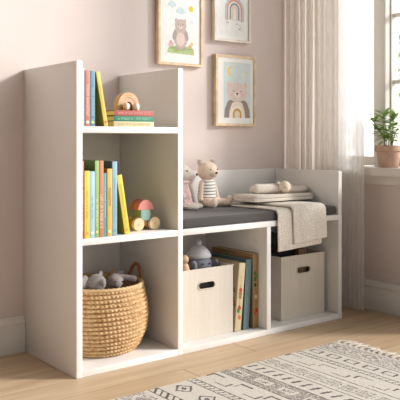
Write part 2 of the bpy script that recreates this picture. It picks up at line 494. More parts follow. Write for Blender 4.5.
book('tall kraft brown picture book upright against the bench divider', (.7893, .046, FL), .0295, .288, .25, (186, 148, 100), (182, 144, 98), (140, 96, 56), (0, 0, 0), 0, .3, .8, G3, art=cover_flowers('brown'), w=.15)

# ------------------------------------------------------------------ wooden toys
def arch_bm(r0, r1, leg, depth, y0):
    n = 24
    o = [(r1, -leg)] + [(r1 * math.cos(PI * k / n), r1 * math.sin(PI * k / n)) for k in range(n + 1)] + [(-r1, -leg)]
    i = [(-r0, -leg)] + [(r0 * math.cos(PI - PI * k / n), r0 * math.sin(PI - PI * k / n)) for k in range(n + 1)] + [(r0, -leg)]
    bm = NB(); prism(bm, [o + i], depth, Matrix.Translation((0, y0, leg)) @ XZ)
    return bm
zt = S1 + 3 * ST + .0006
e = thing('arch_stacker', 'small wooden rainbow arch toy on top of the flat book stack', 'toy', (.2275, .052, zt)); e.scale = (1, 1, 1.1)
obj('outer_arch', arch_bm(.027, .0425, .0145, .030, 0), mat('toy_oak', (206, 170, 130), .5, .07, 30), e)
obj('inner_arch', arch_bm(.0135, .0262, .0145, .028, .001), mat('toy_blush', (214, 164, 140), .55, .05, 30), e)
for s in (-1, 1):
    bm = NB(); ell(bm, (s * .020, -.0135, .0125), (.0115, .013, .0123))
    obj('wooden_ball', bm, mat('toy_cream', (232, 216, 192), .55, .03, 20), e)
bm = NB(); lathe(bm, [(0, .004), (.010, .004), (.0115, .008), (.0115, .026), (0, .026)], 24, (0, .030, .0125), axis='Y')
obj('peg', bm, mat('toy_greige', (190, 172, 158), .55, .04), e)

e = thing('toy_car', 'wooden block car with round wheels beside the leaning yellow book', 'toy', (.3045, .060, S2))
bm = NB(); box(bm, -.045, .045, .010, .052, .014, .0335, .003); obj('chassis', bm, mat('toy_beech_dark', (178, 128, 82), .55, .07, 25), e)
for sx in (-.0335, .0335):
    for y0 in (-.004, .054):
        bm = NB(); lathe(bm, [(0, 0), (.0205, 0), (.0225, -.002), (.0225, -.012), (.0205, -.014), (0, -.014)], 36, (sx, y0, .0225), axis='Y')
        w = obj('wheel', bm, M_beech, e)
        bm = NB(); lathe(bm, [(0, .0008), (.0035, .0008), (.0035, -.001)], 16, (sx, y0, .0225), axis='Y')
        obj('axle_cap', bm, mat('toy_axle', (206, 166, 120), .5, .03), w)
def half(y0, d, m):
    n = 24; pts = [(.031 * math.cos(PI * k / n), .034 * math.sin(PI * k / n)) for k in range(n + 1)]
    bm = NB(); prism(bm, [pts], d, Matrix.Translation((0, y0, .0715)) @ XZ); obj('half_round_block', bm, m, e)
def cub(y0, d, m):
    bm = NB(); box(bm, -.020, .020, y0, y0 + d, .0337, .0712, .002); obj('square_block', bm, m, e)
cub(.004, .026, mat('toy_sage', (142, 172, 160), .6, .03)); cub(.0305, .026, mat('toy_olive', (150, 160, 92), .6, .03))
half(.004, .026, mat('toy_pink', (206, 132, 124), .6, .03)); half(.0305, .026, mat('toy_coral', (190, 104, 82), .6, .03))

# ------------------------------------------------------------------ basket
def basket():
    e = thing('woven_basket', 'round straw basket with braided rows holding grey soft toys', 'basket', (.192, .190, FL))
    rows, ps, n = 16, 8, 440
    def prof(v):
        z = .228 * v
        pts = ((0, .122), (.12, .142), (.32, .160), (.52, .1655), (.72, .162), (.88, .154), (1.0, .147))
        for (a, ra), (b, rb) in zip(pts, pts[1:]):
            if v <= b: 
                k = (v - a) / (b - a); k = k * k * (3 - 2 * k) * .3 + k * .7
                return ra + (rb - ra) * k, z
        return pts[-1][1], z
    bm = NB(); rings = []; tone = []
    NV = rows * ps
    for j in range(NV + 1):
        v = j / NV; r, z = prof(v); s = (v * rows) % 1.0; row = int(v * rows)
        edge = math.sin(PI * s)
        ring = []
        for k in range(n):
            th = 2 * PI * k / n
            ph = th * 70 + abs(s - .5) * 5.2 + row * .9
            lump = .5 + .5 * math.cos(ph)
            jig = noise.noise(Vector((math.cos(th) * 9, math.sin(th) * 9, v * 22))) * .0012
            rr = r - .003 + .0072 * edge ** .6 + (.0050 * lump * edge) + jig; tone.append(noise.noise(Vector((math.floor(ph / (2 * PI)) * 7.7, row * 3.3, s > .5))))
            ring.append(bm.verts.new((rr * math.cos(th), rr * math.sin(th), z + .0002)))
        rings.append(ring)
    for a, b in zip(rings, rings[1:]):
        for k in range(n): bm.faces.new((a[k], a[(k + 1) % n], b[(k + 1) % n], b[k]))
    inner = [(prof(1 - k / 14)[0] - .006, prof(1 - k / 14)[1] if k < 14 else .008) for k in range(15)]
    prev = rings[-1]
    for r, z in inner:
        ring = [bm.verts.new((r * math.cos(2 * PI * k / n), r * math.sin(2 * PI * k / n), max(z, .008))) for k in range(n)]
        for k in range(n): bm.faces.new((prev[k], prev[(k + 1) % n], ring[(k + 1) % n], ring[k]))
        prev = ring
    bm.faces.new(prev); bm.faces.new(rings[0][::-1])
    m, t, p = base_mat('straw')
    tc = t.n('ShaderNodeTexCoord').outputs['Object']
    f = t.noise(t.mapping(tc, (1, 1, 1)), 70, 3); g = t.noise(t.mapping(tc, (1, 1, 3)), 240, 2)
    c = t.mix(t.ramp(f, .3, .7), lin((188, 152, 106)), lin((220, 187, 141)))
    c = t.mix(t.ramp(t.n('ShaderNodeAttribute', attribute_name='strand').outputs['Fac'], .05, .5), c, lin((178, 134, 82)))
    c = t.mix(t.m('MULTIPLY', t.ramp(g, .5, .72), .22), c, lin((150, 104, 58)))
    t.put(p.inputs['Base Color'], c); p.inputs['Roughness'].default_value = .8
    t.put(p.inputs['Normal'], t.bump(g, .4, .002))
    b_ = obj('basket_body', bm, m, e, ang=60)
    at = b_.data.attributes.new('strand', 'FLOAT', 'POINT')
    at.data.foreach_set('value', tone + [0.0] * (len(b_.data.vertices) - len(tone)))
    bm = NB()
    tube(bm, [((.150 + .002 * math.sin(k * 40)) * math.cos(2 * PI * k / 160), .150 * math.sin(2 * PI * k / 160), .2285 + .0012 * math.sin(k * 2.2)) for k in range(160)], .0062, 8, True)
    obj('rim', bm, m, e)
    mh = mat('handle_jute', (146, 98, 60), .85, .12, 60, bump=.5, bscale=200)
    for a0 in (-.03, PI + .1):
        bm = NB(); pts = []
        for k in range(25):
            u = k / 24; a = a0 + (u - .5) * .62
            pts.append((.153 * math.cos(a), .153 * math.sin(a), .208 + .072 * math.sin(PI * u) ** .62))
        tube(bm, pts, .0062, 8); obj('handle', bm, mh, e)
    return e
basket()
M_gplush = mat('grey_plush', (132, 126, 123), .95, .08, 60, bump=.5, bscale=500, sheen=.3)
M_gplush2 = mat('mauve_grey_plush', (142, 131, 128), .95, .08, 60, bump=.5, bscale=500, sheen=.3)
# three soft toys lying in the basket (they rest on the pile that fills it)
e = thing('plush_elephant', 'grey plush elephant lying in the left of the basket', 'soft toy', (.135, .125, FL + .022), (0, 0, .5))
bm = NB(); ell(bm, (0, .03, .095), (.05, .058, .095)); ell(bm, (-.01, -.015, .225), (.034, .033, .030)); ell(bm, (.032, .0, .236), (.024, .008, .024), (.3, 0, .3)); ell(bm, (-.045, .01, .232), (.022, .008, .024))
chain(bm, (-.012, -.04, .222), .012, (-.03, -.052, .238), .007, 6); chain(bm, (.02, .03, .185), .018, (.045, .02, .228), .013)
soft('plush_body', bm, M_gplush, e)
for c_ in ((-.024, -.040, .236), (.010, -.046, .236)):
    bm = NB(); ell(bm, c_, .0028, sub=2); obj('eye', bm, mat('black_bead', (20, 18, 18), .2, 0), e)
e = thing('plush_bunny', 'mauve grey plush rabbit slumped in the middle of the basket', 'soft toy', (.226, .155, FL + .020))
bm = NB(); ell(bm, (0, 0, .09), (.045, .055, .09)); ell(bm, (-.01, -.03, .218), (.028, .03, .024)); chain(bm, (-.008, -.02, .236), .010, (.052, -.055, .226), .012, 12); chain(bm, (.0, -.0, .232), .010, (.05, .02, .234), .011, 10)
soft('plush_body', bm, M_gplush2, e)
for c_ in ((-.022, -.055, .224), (0.004, -.0575, .222)):
    bm = NB(); ell(bm, c_, .0026, sub=2); obj('eye', bm, mat('black_bead', (20, 18, 18), .2, 0), e)
e = thing('felt_star', 'tan felt star toy poking out at the right of the basket', 'soft toy', (.268, .215, FL + .235), (1.15, .35, .5))
pts = [((.034 if k % 2 == 0 else .015) * math.cos(PI / 2 + PI * k / 5), (.034 if k % 2 == 0 else .015) * math.sin(PI / 2 + PI * k / 5)) for k in range(10)]
bm = NB(); prism(bm, [pts], .012, Matrix.Translation((0, 0, -.006))); bmesh.ops.bevel(bm, geom=bm.edges[:], offset=.002, segments=2, affect='EDGES')
obj('star_body', bm, mat('tan_felt', (196, 152, 106), .95, .06, 60, bump=.4), e)
bm = NB(); tube(bm, [(.012 * math.cos(a * .3), .012 * math.sin(a * .3), .0062) for a in range(21)], .0007, 5, True); obj('stitching', bm, mat('felt_stitch', (230, 205, 170), .9, .02), e)

# ------------------------------------------------------------------ fabric bins
def linen_mat(name, rgb):
    m, t, p = base_mat(name)
    tc = t.n('ShaderNodeTexCoord').outputs['Object']
    a = t.noise(t.mapping(tc, (60, 60, 4)), 1.0, 3); b = t.noise(t.mapping(tc, (14, 14, 260)), 1.0, 2); c0 = t.noise(t.mapping(tc, (320, 320, 20)), 1.0, 2)
    c = t.mix(t.ramp(a, .3, .7), lin(mul(rgb, .98)), lin(mul(rgb, 1.015)))
    c = t.mix(t.m('MULTIPLY', t.ramp(b, .5, .7), .2), c, lin(mul(rgb, .92)))
    t.put(p.inputs['Base Color'], c); p.inputs['Roughness'].default_value = .92; p.inputs['Specular IOR Level'].default_value = .15
    t.put(p.inputs['Normal'], t.bump(t.m('ADD', b, c0), .25, .002))
    return m
M_linen = linen_mat('bin_linen', (206, 196, 182)); M_lining = mat('bin_lining', (150, 138, 124), .95, .04)
def bin_(label, x0, x1, y0, d, h):
    e = thing('storage_bin', label, 'bin', ((x0 + x1) / 2, y0, FL), group='beige storage bins')
    w = (x1 - x0) / 2; th = .004
    bm = NB()
    slot = rrect(-.039, .039, h - .074, h - .047, .0132, 8)
    prism(bm, [[(-w, .0005), (w, .0005), (w, h), (-w, h)], slot], th, XZ)
    box(bm, -w, -w + th, th, d, .0005, h); box(bm, w - th, w, th, d, .0005, h)
    box(bm, -w + th, w - th, d - th, d, .0005, h); box(bm, -w + th, w - th, th, d - th, .0005, .006)
    obj('bin_body', bm, M_linen, e, smooth=False)
    bm = NB()
    pts = []
    for a, b in (((-w, 0), (w, 0)), ((w, 0), (w, d)), ((w, d), (-w, d)), ((-w, d), (-w, 0))):
        for k in range(8): u = k / 8; pts.append((a[0] + (b[0] - a[0]) * u, a[1] + (b[1] - a[1]) * u + (.002 if a[1] == 0 and b[1] == 0 else 0), h))
    tube(bm, pts, .0026, 8, True); obj('top_hem', bm, M_linen, e)
    bm = NB(); tube(bm, [(p[0], -.0004, p[1]) for p in rrect(-.039, .039, h - .074, h - .047, .0132, 8)], .0026, 8, True)
    obj('grip_ring', bm, mat('grip_ring', (196, 184, 166), .6, .02), e)
    return e
BH = .2545
bin_('beige fabric bin in the middle cubby with grey hatted toy in it', .4385, .6955, .055, .28, BH)
bin_('beige fabric bin in the right cubby below the hanging throw', .9535, 1.2080, .057, .29, BH)

# hatted soft toy in the left bin
e = thing('plush_gnome', 'blue grey soft toy in a pale knit bobble hat inside the left bin', 'soft toy', (.617, .165, FL + .0062))
bm = NB(); ell(bm, (0, 0, .11), (.055, .055, .11)); ell(bm, (0, 0, .245), (.050, .046, .052)); chain(bm, (-.045, -.02, .235), .016, (-.056, -.040, .258), .012); chain(bm, (.045, -.01, .235), .016, (.056, -.035, .255), .012)
soft('plush_body', bm, mat('slate_plush', (118, 120, 130), .95, .07, 60, bump=.5, bscale=500, sheen=.3), e)
bm = NB(); lathe(bm, [(.0445, .272), (.0475, .274), (.048, .282), (.045, .286), (.040, .296), (.031, .306), (.020, .314), (.010, .318), (0, .319)], 40)
hat = obj('knit_hat', bm, mat('hat_wool', (184, 184, 186), .95, .06, 200, bump=.6, bscale=350, sheen=.3), e)
bm = NB(); ell(bm, (0, 0, .327), .0125)
for v in bm.verts: v.co += (v.co - Vector((0, 0, .327))) * noise.noise(v.co * 400) * .25
obj('bobble', bm, mat('bobble_wool', (168, 166, 168), .95, .06, 200, bump=.6), hat)
for c_ in ((-.016, -.046, .252), (.016, -.046, .252)):
    bm = NB(); ell(bm, c_, .0032, sub=2); obj('eye', bm, mat('black_bead', (20, 18, 18), .2, 0), e)
e = thing('peg_doll', 'pale wooden peg doll at the left of the hatted toy in the bin', 'toy', (.512, .118, FL + .0062))
bm = NB(); lathe(bm, [(0, 0), (.022, 0), (.022, .20), (.020, .24), (.014, .262), (0, .270)], 28); obj('peg_body', bm, mat('peg_tan', (206, 168, 136), .7, .05), e)
bm = NB(); ell(bm, (0, 0, .280), .0165); obj('peg_head', bm, mat('peg_head', (188, 156, 128), .7, .05), e)
# dark charcoal heap rising past the rim, and a wooden block, in the right bin
M_dark = mat('charcoal_heap', (48, 45, 45), .95, .08, 80, bump=.4, bscale=400)
e = thing('dark_heap', 'dark charcoal heap filling the right bin past its rim', 'cloth', (1.035, .20, FL + .0062))
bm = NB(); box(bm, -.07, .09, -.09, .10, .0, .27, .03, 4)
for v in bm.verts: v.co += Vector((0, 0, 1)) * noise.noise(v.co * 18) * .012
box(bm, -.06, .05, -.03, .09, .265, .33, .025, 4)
soft('heap_body', bm, M_dark, e, .005, 4)
bm = NB(); tube(bm, [(-.066, -.085 + .02 * k, .258 + .003 * math.sin(k)) for k in range(9)], .004, 6); obj('heap_edge', bm, M_dark, e)
e = thing('toy_block', 'small brown wooden block sticking up from the right bin', 'toy', (1.092, .085, FL + .0062))
bm = NB(); box(bm, -.022, .022, -.012, .012, 0, .272, .003); obj('block_body', bm, mat('walnut_toy', (104, 78, 60), .6, .08, 20), e)

# ------------------------------------------------------------------ plush pair on the bench
M_mouse = mat('ivory_plush', (226, 216, 206), .95, .04, 60, bump=.4, bscale=500, sheen=.3)
M_bear = mat('beige_plush', (228, 206, 186), .95, .05, 60, bump=.4, bscale=500, sheen=.3)
BEAD = mat('black_bead', (20, 18, 18), .2, 0)
e = thing('plush_mouse', 'ivory plush mouse in a pink dress seated next to the bench divider', 'soft toy', (.628, .290, CT), (0, 0, math.radians(38)))
bm = NB(); ell(bm, (0, 0, .05), (.034, .032, .05)); chain(bm, (0, 0, .09), .02, (0, 0, .12), .019, 4)
ell(bm, (0, .002, .148), (.034, .036, .034)); chain(bm, (0, -.012, .146), .028, (0, -.054, .138), .0085, 12)
for s in (-1, 1):
    ell(bm, (s * .027, .012, .187), (.018, .0065, .018), (0, s * .3, 0)); chain(bm, (s * .02, -.01, .018), .014, (s * .026, -.054, .013), .012, 9)
    ell(bm, (s * .027, -.062, .0125), (.0125, .019, .0115)); chain(bm, (s * .024, 0, .10), .011, (s * .043, -.016, .045), .010, 9)
soft('plush_body', bm, M_mouse, e, .0025, 5)
bm = NB(); prof = [(.0195, .118), (.024, .114), (.026, .098), (.034, .062), (.043, .028), (.048, .014), (.0465, .0125), (.041, .028)]
lathe(bm, prof, 56)
for v in bm.verts:
    a = math.atan2(v.co.y, v.co.x); k = 1 + .05 * math.sin(a * 9) * max(0, (.1 - v.co.z) / .09)
    v.co.x *= k; v.co.y *= k
obj('dress', bm, mat('pink_dress', (226, 192, 186), .95, .10, 90, bump=.5, bscale=300), e)
bm = NB(); lathe(bm, [(.0205, .110), (.031, .106), (.032, .109), (.0225, .117), (.0205, .110)], 40); obj('collar', bm, mat('collar_pink', (236, 206, 200), .95, .04), e)
for s in (-1, 1):
    bm = NB(); chain(bm, (s * .025, -.001, .101), .0150, (s * .042, -.015, .054), .0145, 9)
    soft('sleeve', bm, mat('pink_dress', (226, 192, 186)), e, .0025, 4)
    bm = NB(); ell(bm, (s * .0265, .0068, .187), (.0125, .003, .0125), (0, s * .3, 0)); obj('inner_ear', bm, mat('ear_rose', (222, 190, 180), .95, .04), e)
bm = NB(); ell(bm, (0, -.0625, .140), (.0058, .005, .005)); obj('nose', bm, mat('mouse_nose', (52, 42, 42), .5, .02), e)
for c_ in ((-.0235, -.0285, .155), (.0235, -.0285, .155)):
    bm = NB(); ell(bm, c_, .0034, sub=2); obj('eye', bm, BEAD, e)

e = thing('plush_bear', 'beige plush bear in a striped shirt sitting to the right of the mouse', 'soft toy', (.779, .318, CT), (0, 0, math.radians(2)))
bm = NB(); ell(bm, (0, 0, .032), (.040, .036, .032)); ell(bm, (0, 0, .07), (.034, .029, .05))
ell(bm, (.0, -.004, .148), (.044, .041, .041)); ell(bm, (.004, -.038, .139), (.020, .018, .016))
for s in (-1, 1):
    ell(bm, (s * .036, .004, .186), (.0165, .0075, .0165), (0, s * .4, 0)); chain(bm, (s * .031, -.004, .098), .0115, (s * .047, -.014, .035), .0105, 10)
chain(bm, (-.022, -.018, .022), .020, (-.020, -.062, .016), .0155, 8); ell(bm, (-.020, -.070, .022), (.0155, .012, .021))
chain(bm, (.022, -.012, .022), .020, (.080, -.040, .016), .0150, 10); ell(bm, (.088, -.044, .024), (.0150, .013, .023), (0, 0, 1.0))
soft('plush_body', bm, M_bear, e, .0025, 5)
m, t, p = base_mat('striped_jersey')
sp = t.n('ShaderNodeSeparateXYZ'); t.put(sp.inputs[0], t.n('ShaderNodeTexCoord').outputs['Object'])
st = t.m('LESS_THAN', t.m('FRACT', t.m('DIVIDE', sp.outputs[2], .0128)), .30)
t.put(p.inputs['Base Color'], t.mix(st, lin((238, 234, 226)), lin((112, 116, 118)))); p.inputs['Roughness'].default_value = .95
bm = NB(); lathe(bm, [(.020, .114), (.027, .112), (.034, .100), (.0375, .080), (.0395, .060), (.0405, .042), (.0415, .0405), (.040, .039)], 48)
for v in bm.verts: v.co.y *= .88
obj('striped_shirt', bm, m, e)
for s in (-1, 1):
    bm = NB(); ell(bm, (s * .036, -.0025, .1865), (.0115, .003, .0115), (0, s * .4, 0)); obj('inner_ear', bm, mat('ear_grey', (170, 160, 152), .95, .06), e)
bm = NB(); ell(bm, (.004, -.0565, .142), (.0058, .0042, .0046)); obj('nose', bm, mat('bear_nose', (60, 46, 42), .6, .02), e)
for c_ in ((-.0155, -.0425, .156), (.0205, -.0425, .156)):
    bm = NB(); ell(bm, c_, .0026, sub=2); obj('eye', bm, BEAD, e)

# ------------------------------------------------------------------ blankets
def knit_mat(name, rgb, sc=1.0):
    m, t, p = base_mat(name)
    tc = t.n('ShaderNodeTexCoord').outputs['Object']
    v = t.n('ShaderNodeTexVoronoi'); t.put(v.inputs['Vector'], tc); v.inputs['Scale'].default_value = 190 * sc
    a = t.noise(tc, 260 * sc, 2)
    c = t.mix(t.ramp(v.outputs['Distance'], .1, .7), lin(mul(rgb, 1.03)), lin(mul(rgb, .91)))
    c = t.mix(t.m('MULTIPLY', t.ramp(a, .45, .7), .3), c, lin(mul(rgb, .88)))
    t.put(p.inputs['Base Color'], c); p.inputs['Roughness'].default_value = .95; p.inputs['Sheen Weight'].default_value = .2
    t.put(p.inputs['Normal'], t.bump(t.m('SUBTRACT', a, v.outputs['Distance']), .6, .003))
    return m
M_throw = knit_mat('oat_knit', (242, 232, 217)); M_fold = knit_mat('oat_fold', (236, 225, 211), 1.3)

def drape(name, xa, xb, y_back, ztop, yf, zbot, thick, wave, parent, skew_b=0, skew_r=0, seed=0):
    bm = NB(); nx, npth = 44, 70
    path = []
    R = .020
    L1 = y_back - (yf + R)
    Larc = R * PI / 2
    L2 = (ztop - R) - zbot
    def P(s, L2k):
        L = L1 + Larc + L2k; d = s * L
        if d < L1: return (y_back - d, ztop)
        if d < L1 + Larc:
            a = (d - L1) / R; return (yf + R - R * math.sin(a), ztop - R + R * math.cos(a))
        return (yf, ztop - R - (d - L1 - Larc))
    g = []
    for j in range(npth + 1):
        rw = []
        for i in range(nx + 1):
            u = i / nx; s = j / npth
            y, z = P(s, L2 + skew_b * (u - .5))
            x = xa + (xb - xa) * u + skew_r * s * (.4 + .6 * u)
            hang = max(0, min(1, (s - L1 / (L1 + Larc + L2)) * 3))
            w = wave * math.sin(u * 7 + seed) * hang + noise.noise(Vector((u * 3 + seed, s * 4, 0))) * .004
            if hang > 0: y -= abs(w) + .002 * hang
            else: z += abs(w) * .5
            z += .010 * math.exp(-((s - .18) / .12) ** 2) * (.5 + .5 * noise.noise(Vector((u * 4, seed, 2)))) if seed else 0
            rw.append(bm.verts.new((x, y, z)))
        g.append(rw)
    for a, b in zip(g, g[1:]):
        for i in range(nx): bm.faces.new((a[i], a[i + 1], b[i + 1], b[i]))
    bmesh.ops.recalc_face_normals(bm, faces=bm.faces)
    me = evaluated(bm, [('SOLIDIFY', dict(thickness=thick, offset=0)), ('BEVEL', dict(width=thick * .4, segments=2, limit_method='ANGLE'))])
    me.materials.clear(); me.materials.append(M_throw); finish(me, True, 50)
    return link(name, me, parent)
e = thing('throw_blanket', 'oat knitted throw hanging in two layers over the bench front edge', 'blanket', (0, 0, 0))
drape('under_layer', .868, 1.108, .300, CT + .0045, -.007, .322, .007, .003, e, -.012, .006)
drape('upper_layer', .938, 1.118, .300, CT + .0145, -.0165, .347, .008, .004, e, -.012, .018, 2)

def slab(bm, x0, x1, y0, y1, z0, z1, seed, rad, amp=.006):
    b2 = NB(); box(b2, x0, x1, y0, y1, z0, z1)
    bmesh.ops.subdivide_edges(b2, edges=b2.edges[:], cuts=9, use_grid_fill=True)
    me = evaluated(b2, [('SUBSURF', dict(levels=1)), ('SMOOTH', dict(iterations=rad, factor=.5))])
    bm2 = NB(); bm2.from_mesh(me); bpy.data.meshes.remove(me)
    for v in bm2.verts:
        v.co += Vector((noise.noise(v.co * 9 + Vector((seed, 0, 0))), noise.noise(v.co * 9 + Vector((0, seed, 0))), 0)) * amp
        v.co.z += noise.noise(v.co * 14 + Vector((seed, 3, 0))) * amp * .5 * (1 if v.co.z > (z0 + z1) / 2 else 0)
    me = bpy.data.meshes.new('t'); bm2.to_mesh(me); bm2.free(); bm.from_mesh(me); bpy.data.meshes.remove(me)
zb = CT + .0245
e = thing('folded_blanket', 'folded cream blanket lying flat on top of the throw', 'blanket', (1.045, .195, zb), (0, 0, -.05))
bm = NB(); slab(bm, -.170, .160, -.075, .085, 0, .0135, 1, 2); obj('lower_fold', bm, M_fold, e, ang=80)
bm = NB(); slab(bm, -.160, .165, -.070, .085, .0138, .0265, 4, 2); obj('upper_fold', bm, M_fold, e, ang=80)
bm = NB(); tube(bm, [(.158 + .006 * math.cos(k * .2), -.06 + .0055 * k, .0135) for k in range(26)], .0128, 10); obj('fold_edge', bm, M_fold, e)
e = thing('comforter_toy', 'rolled cream baby comforter with a round knotted head on the folded blanket', 'soft toy', (1.055, .185, zb + .0275), (0, 0, -.05))
bm = NB()
chain(bm, (-.105, .01, .0215), .0215, (-.005, -.008, .021), .021, 16); chain(bm, (-.10, .040, .017), .017, (0, .035, .017), .017, 16)
soft('rolled_cloth', bm, M_fold, e, .004, 6)
bm = NB()
pts = [(.02 + .125 * u, -.01 - .012 * math.sin(PI * u), .010) for u in [k / 12 for k in range(13)]] + [(.145 + .014 * math.sin(a), .02 - .030 * math.cos(a), .012) for a in (.3, .8, 1.3, 1.8, 2.3, 2.8)] + [(.145 - .13 * u, .05, .014) for u in [k / 12 for k in range(13)]]
for a in pts: ell(bm, (a[0], a[1], .0155), (.014, .017, .0155), sub=2)
soft('folded_tail', bm, M_fold, e, .003, 5)
bm = NB(); ell(bm, (.014, -.032, .027), (.0275, .026, .0265)); ell(bm, (.008, -.056, .021), (.010, .008, .008)); ell(bm, (-.012, -.022, .044), (.008, .006, .008)); ell(bm, (.030, -.018, .044), (.008, .006, .008))
soft('round_head', bm, mat('comforter_plush', (232, 218, 198), .95, .03, 60, bump=.3, bscale=500), e, .0025, 5)
for c_ in ((-.0045, -.0525, .029), (.0135, -.0548, .029)):
    bm = NB(); ell(bm, c_, .0018, sub=2); obj('stitched_eye', bm, mat('stitch_brown', (110, 84, 66), .9, .02), e)

# ------------------------------------------------------------------ pictures
def picture(label, x0, x1, z0, z1, fm, bar, draw):
    e = thing('framed_picture', label, 'picture', (x0, WY - .0005, z0), group='framed nursery prints')
    w, h = x1 - x0, z1 - z0
    bm = NB()
    prism(bm, [[(0, 0), (w, 0), (w, h), (0, h)], [(bar, bar), (w - bar, bar), (w - bar, h - bar), (bar, h - bar)]], .024, Matrix.Translation((0, -.024, 0)) @ XZ)
    obj('frame', bm, fm, e, smooth=False)
    bm = NB(); box(bm, bar - .001, w - bar + .001, -.018, -.002, bar - .001, h - bar + .001); obj('mat_board', bm, M_matte, e, smooth=False)
    A = Art(); draw(A, w, h)
    A.build('print', e, lambda x, y, L: (x, -.0182 - .00012 * L, y), M_art)
    return e

def art_field(A, w, h):
    A.rect(.036, w - .046, .040, h - .036, (240, 241, 236), 0)
    def cloud(cx, cy, k, c):
        for dx, dy, r in ((-.014, 0, .009), (-.004, .006, .011), (.008, .003, .010), (.017, -.002, .007), (.002, -.004, .010)):
            A.oval(cx + dx * k, cy + dy * k, r * k * 1.15, r * k, c, 1)
    cloud(w * .31, .247, .9, (208, 222, 224)); cloud(w * .50, .224, 1.0, (202, 220, 224)); cloud(w * .73, .182, .6, (222, 230, 230)); cloud(w * .28, .292, .9, (214, 226, 228))
    A.oval(w * .735, .238, .0125, .0125, (238, 200, 84), 1)
    A.poly([(w * .2, .050), (w * .81, .046), (w * .80, .070), (w * .66, .082), (w * .45, .080), (w * .30, .078), (w * .22, .068)], (186, 202, 146), 1)
    for k in range(14):
        rnd = random.Random(k); A.oval(w * (.25 + .52 * rnd.random()), .056 + .016 * rnd.random(), .008, .004, (164, 186, 124), 2, 12)
    br, br2, pk = (200, 184, 176), (184, 164, 156), (228, 208, 199)
    cx = w * .50
    for s in (-1, 1):
        A.oval(cx + s * .021, .185, .008, .008, br2, 2); A.oval(cx + s * .021, .185, .004, .004, pk, 3)
        A.oval(cx + s * .018, .072, .012, .010, br2, 2); A.oval(cx + s * .030, .125, .009, .022, br2, 4, rot=s * .25)
    A.oval(cx, .118, .036, .048, br, 3); A.oval(cx, .166, .029, .025, br, 4); A.oval(cx, .108, .022, .028, pk, 4)
    A.oval(cx, .160, .011, .009, pk, 5); A.oval(cx, .164, .0035, .0028, (96, 78, 74), 6)
    for s in (-1, 1): A.oval(cx + s * .011, .170, .0020, .0022, (80, 66, 64), 6)
    for fx, fz, c in ((.28, .094, (226, 160, 160)), (.32, .086, (232, 180, 176)), (.75, .092, (240, 196, 110)), (.71, .082, (236, 170, 120)), (.25, .082, (236, 196, 190))):
        A.rect(w * fx - .0008, w * fx + .0008, .066, fz, (140, 166, 110), 2)
        for q in range(5): A.oval(w * fx + .0045 * math.cos(q * 1.257), fz + .0045 * math.sin(q * 1.257), .0032, .0032, c, 3, 10)
def art_rainbow(A, w, h):
    A.rect(.026, w - .036, .026, h - .03, (240, 239, 235), 0)
    cx, cz = w * .56, .142
    for r, wd, c in ((.0505, .0085, (196, 200, 206)), (.0405, .0085, (226, 162, 142)), (.0305, .0045, (240, 222, 206)), (.0245, .0075, (146, 154, 172)), (.0165, .0050, (238, 214, 204)), (.0105, .0052, (234, 212, 172))):
        A.arch(cx, cz, r, wd, .046 + (r > .04) * .004, c, 1)
    for dx, dz, c in ((-.046, .083, (150, 140, 148)), (-.036, .083, (216, 160, 150)), (.014, .080, (150, 150, 160)), (.030, .076, (216, 160, 150)), (.034, .066, (150, 140, 148)), (.026, .058, (110, 108, 120)), (.040, .056, (222, 180, 160))):
        A.oval(cx + dx - .0012, dz, .0022, .0026, c, 1, 12); A.oval(cx + dx + .0012, dz, .0022, .0026, c, 1, 12)
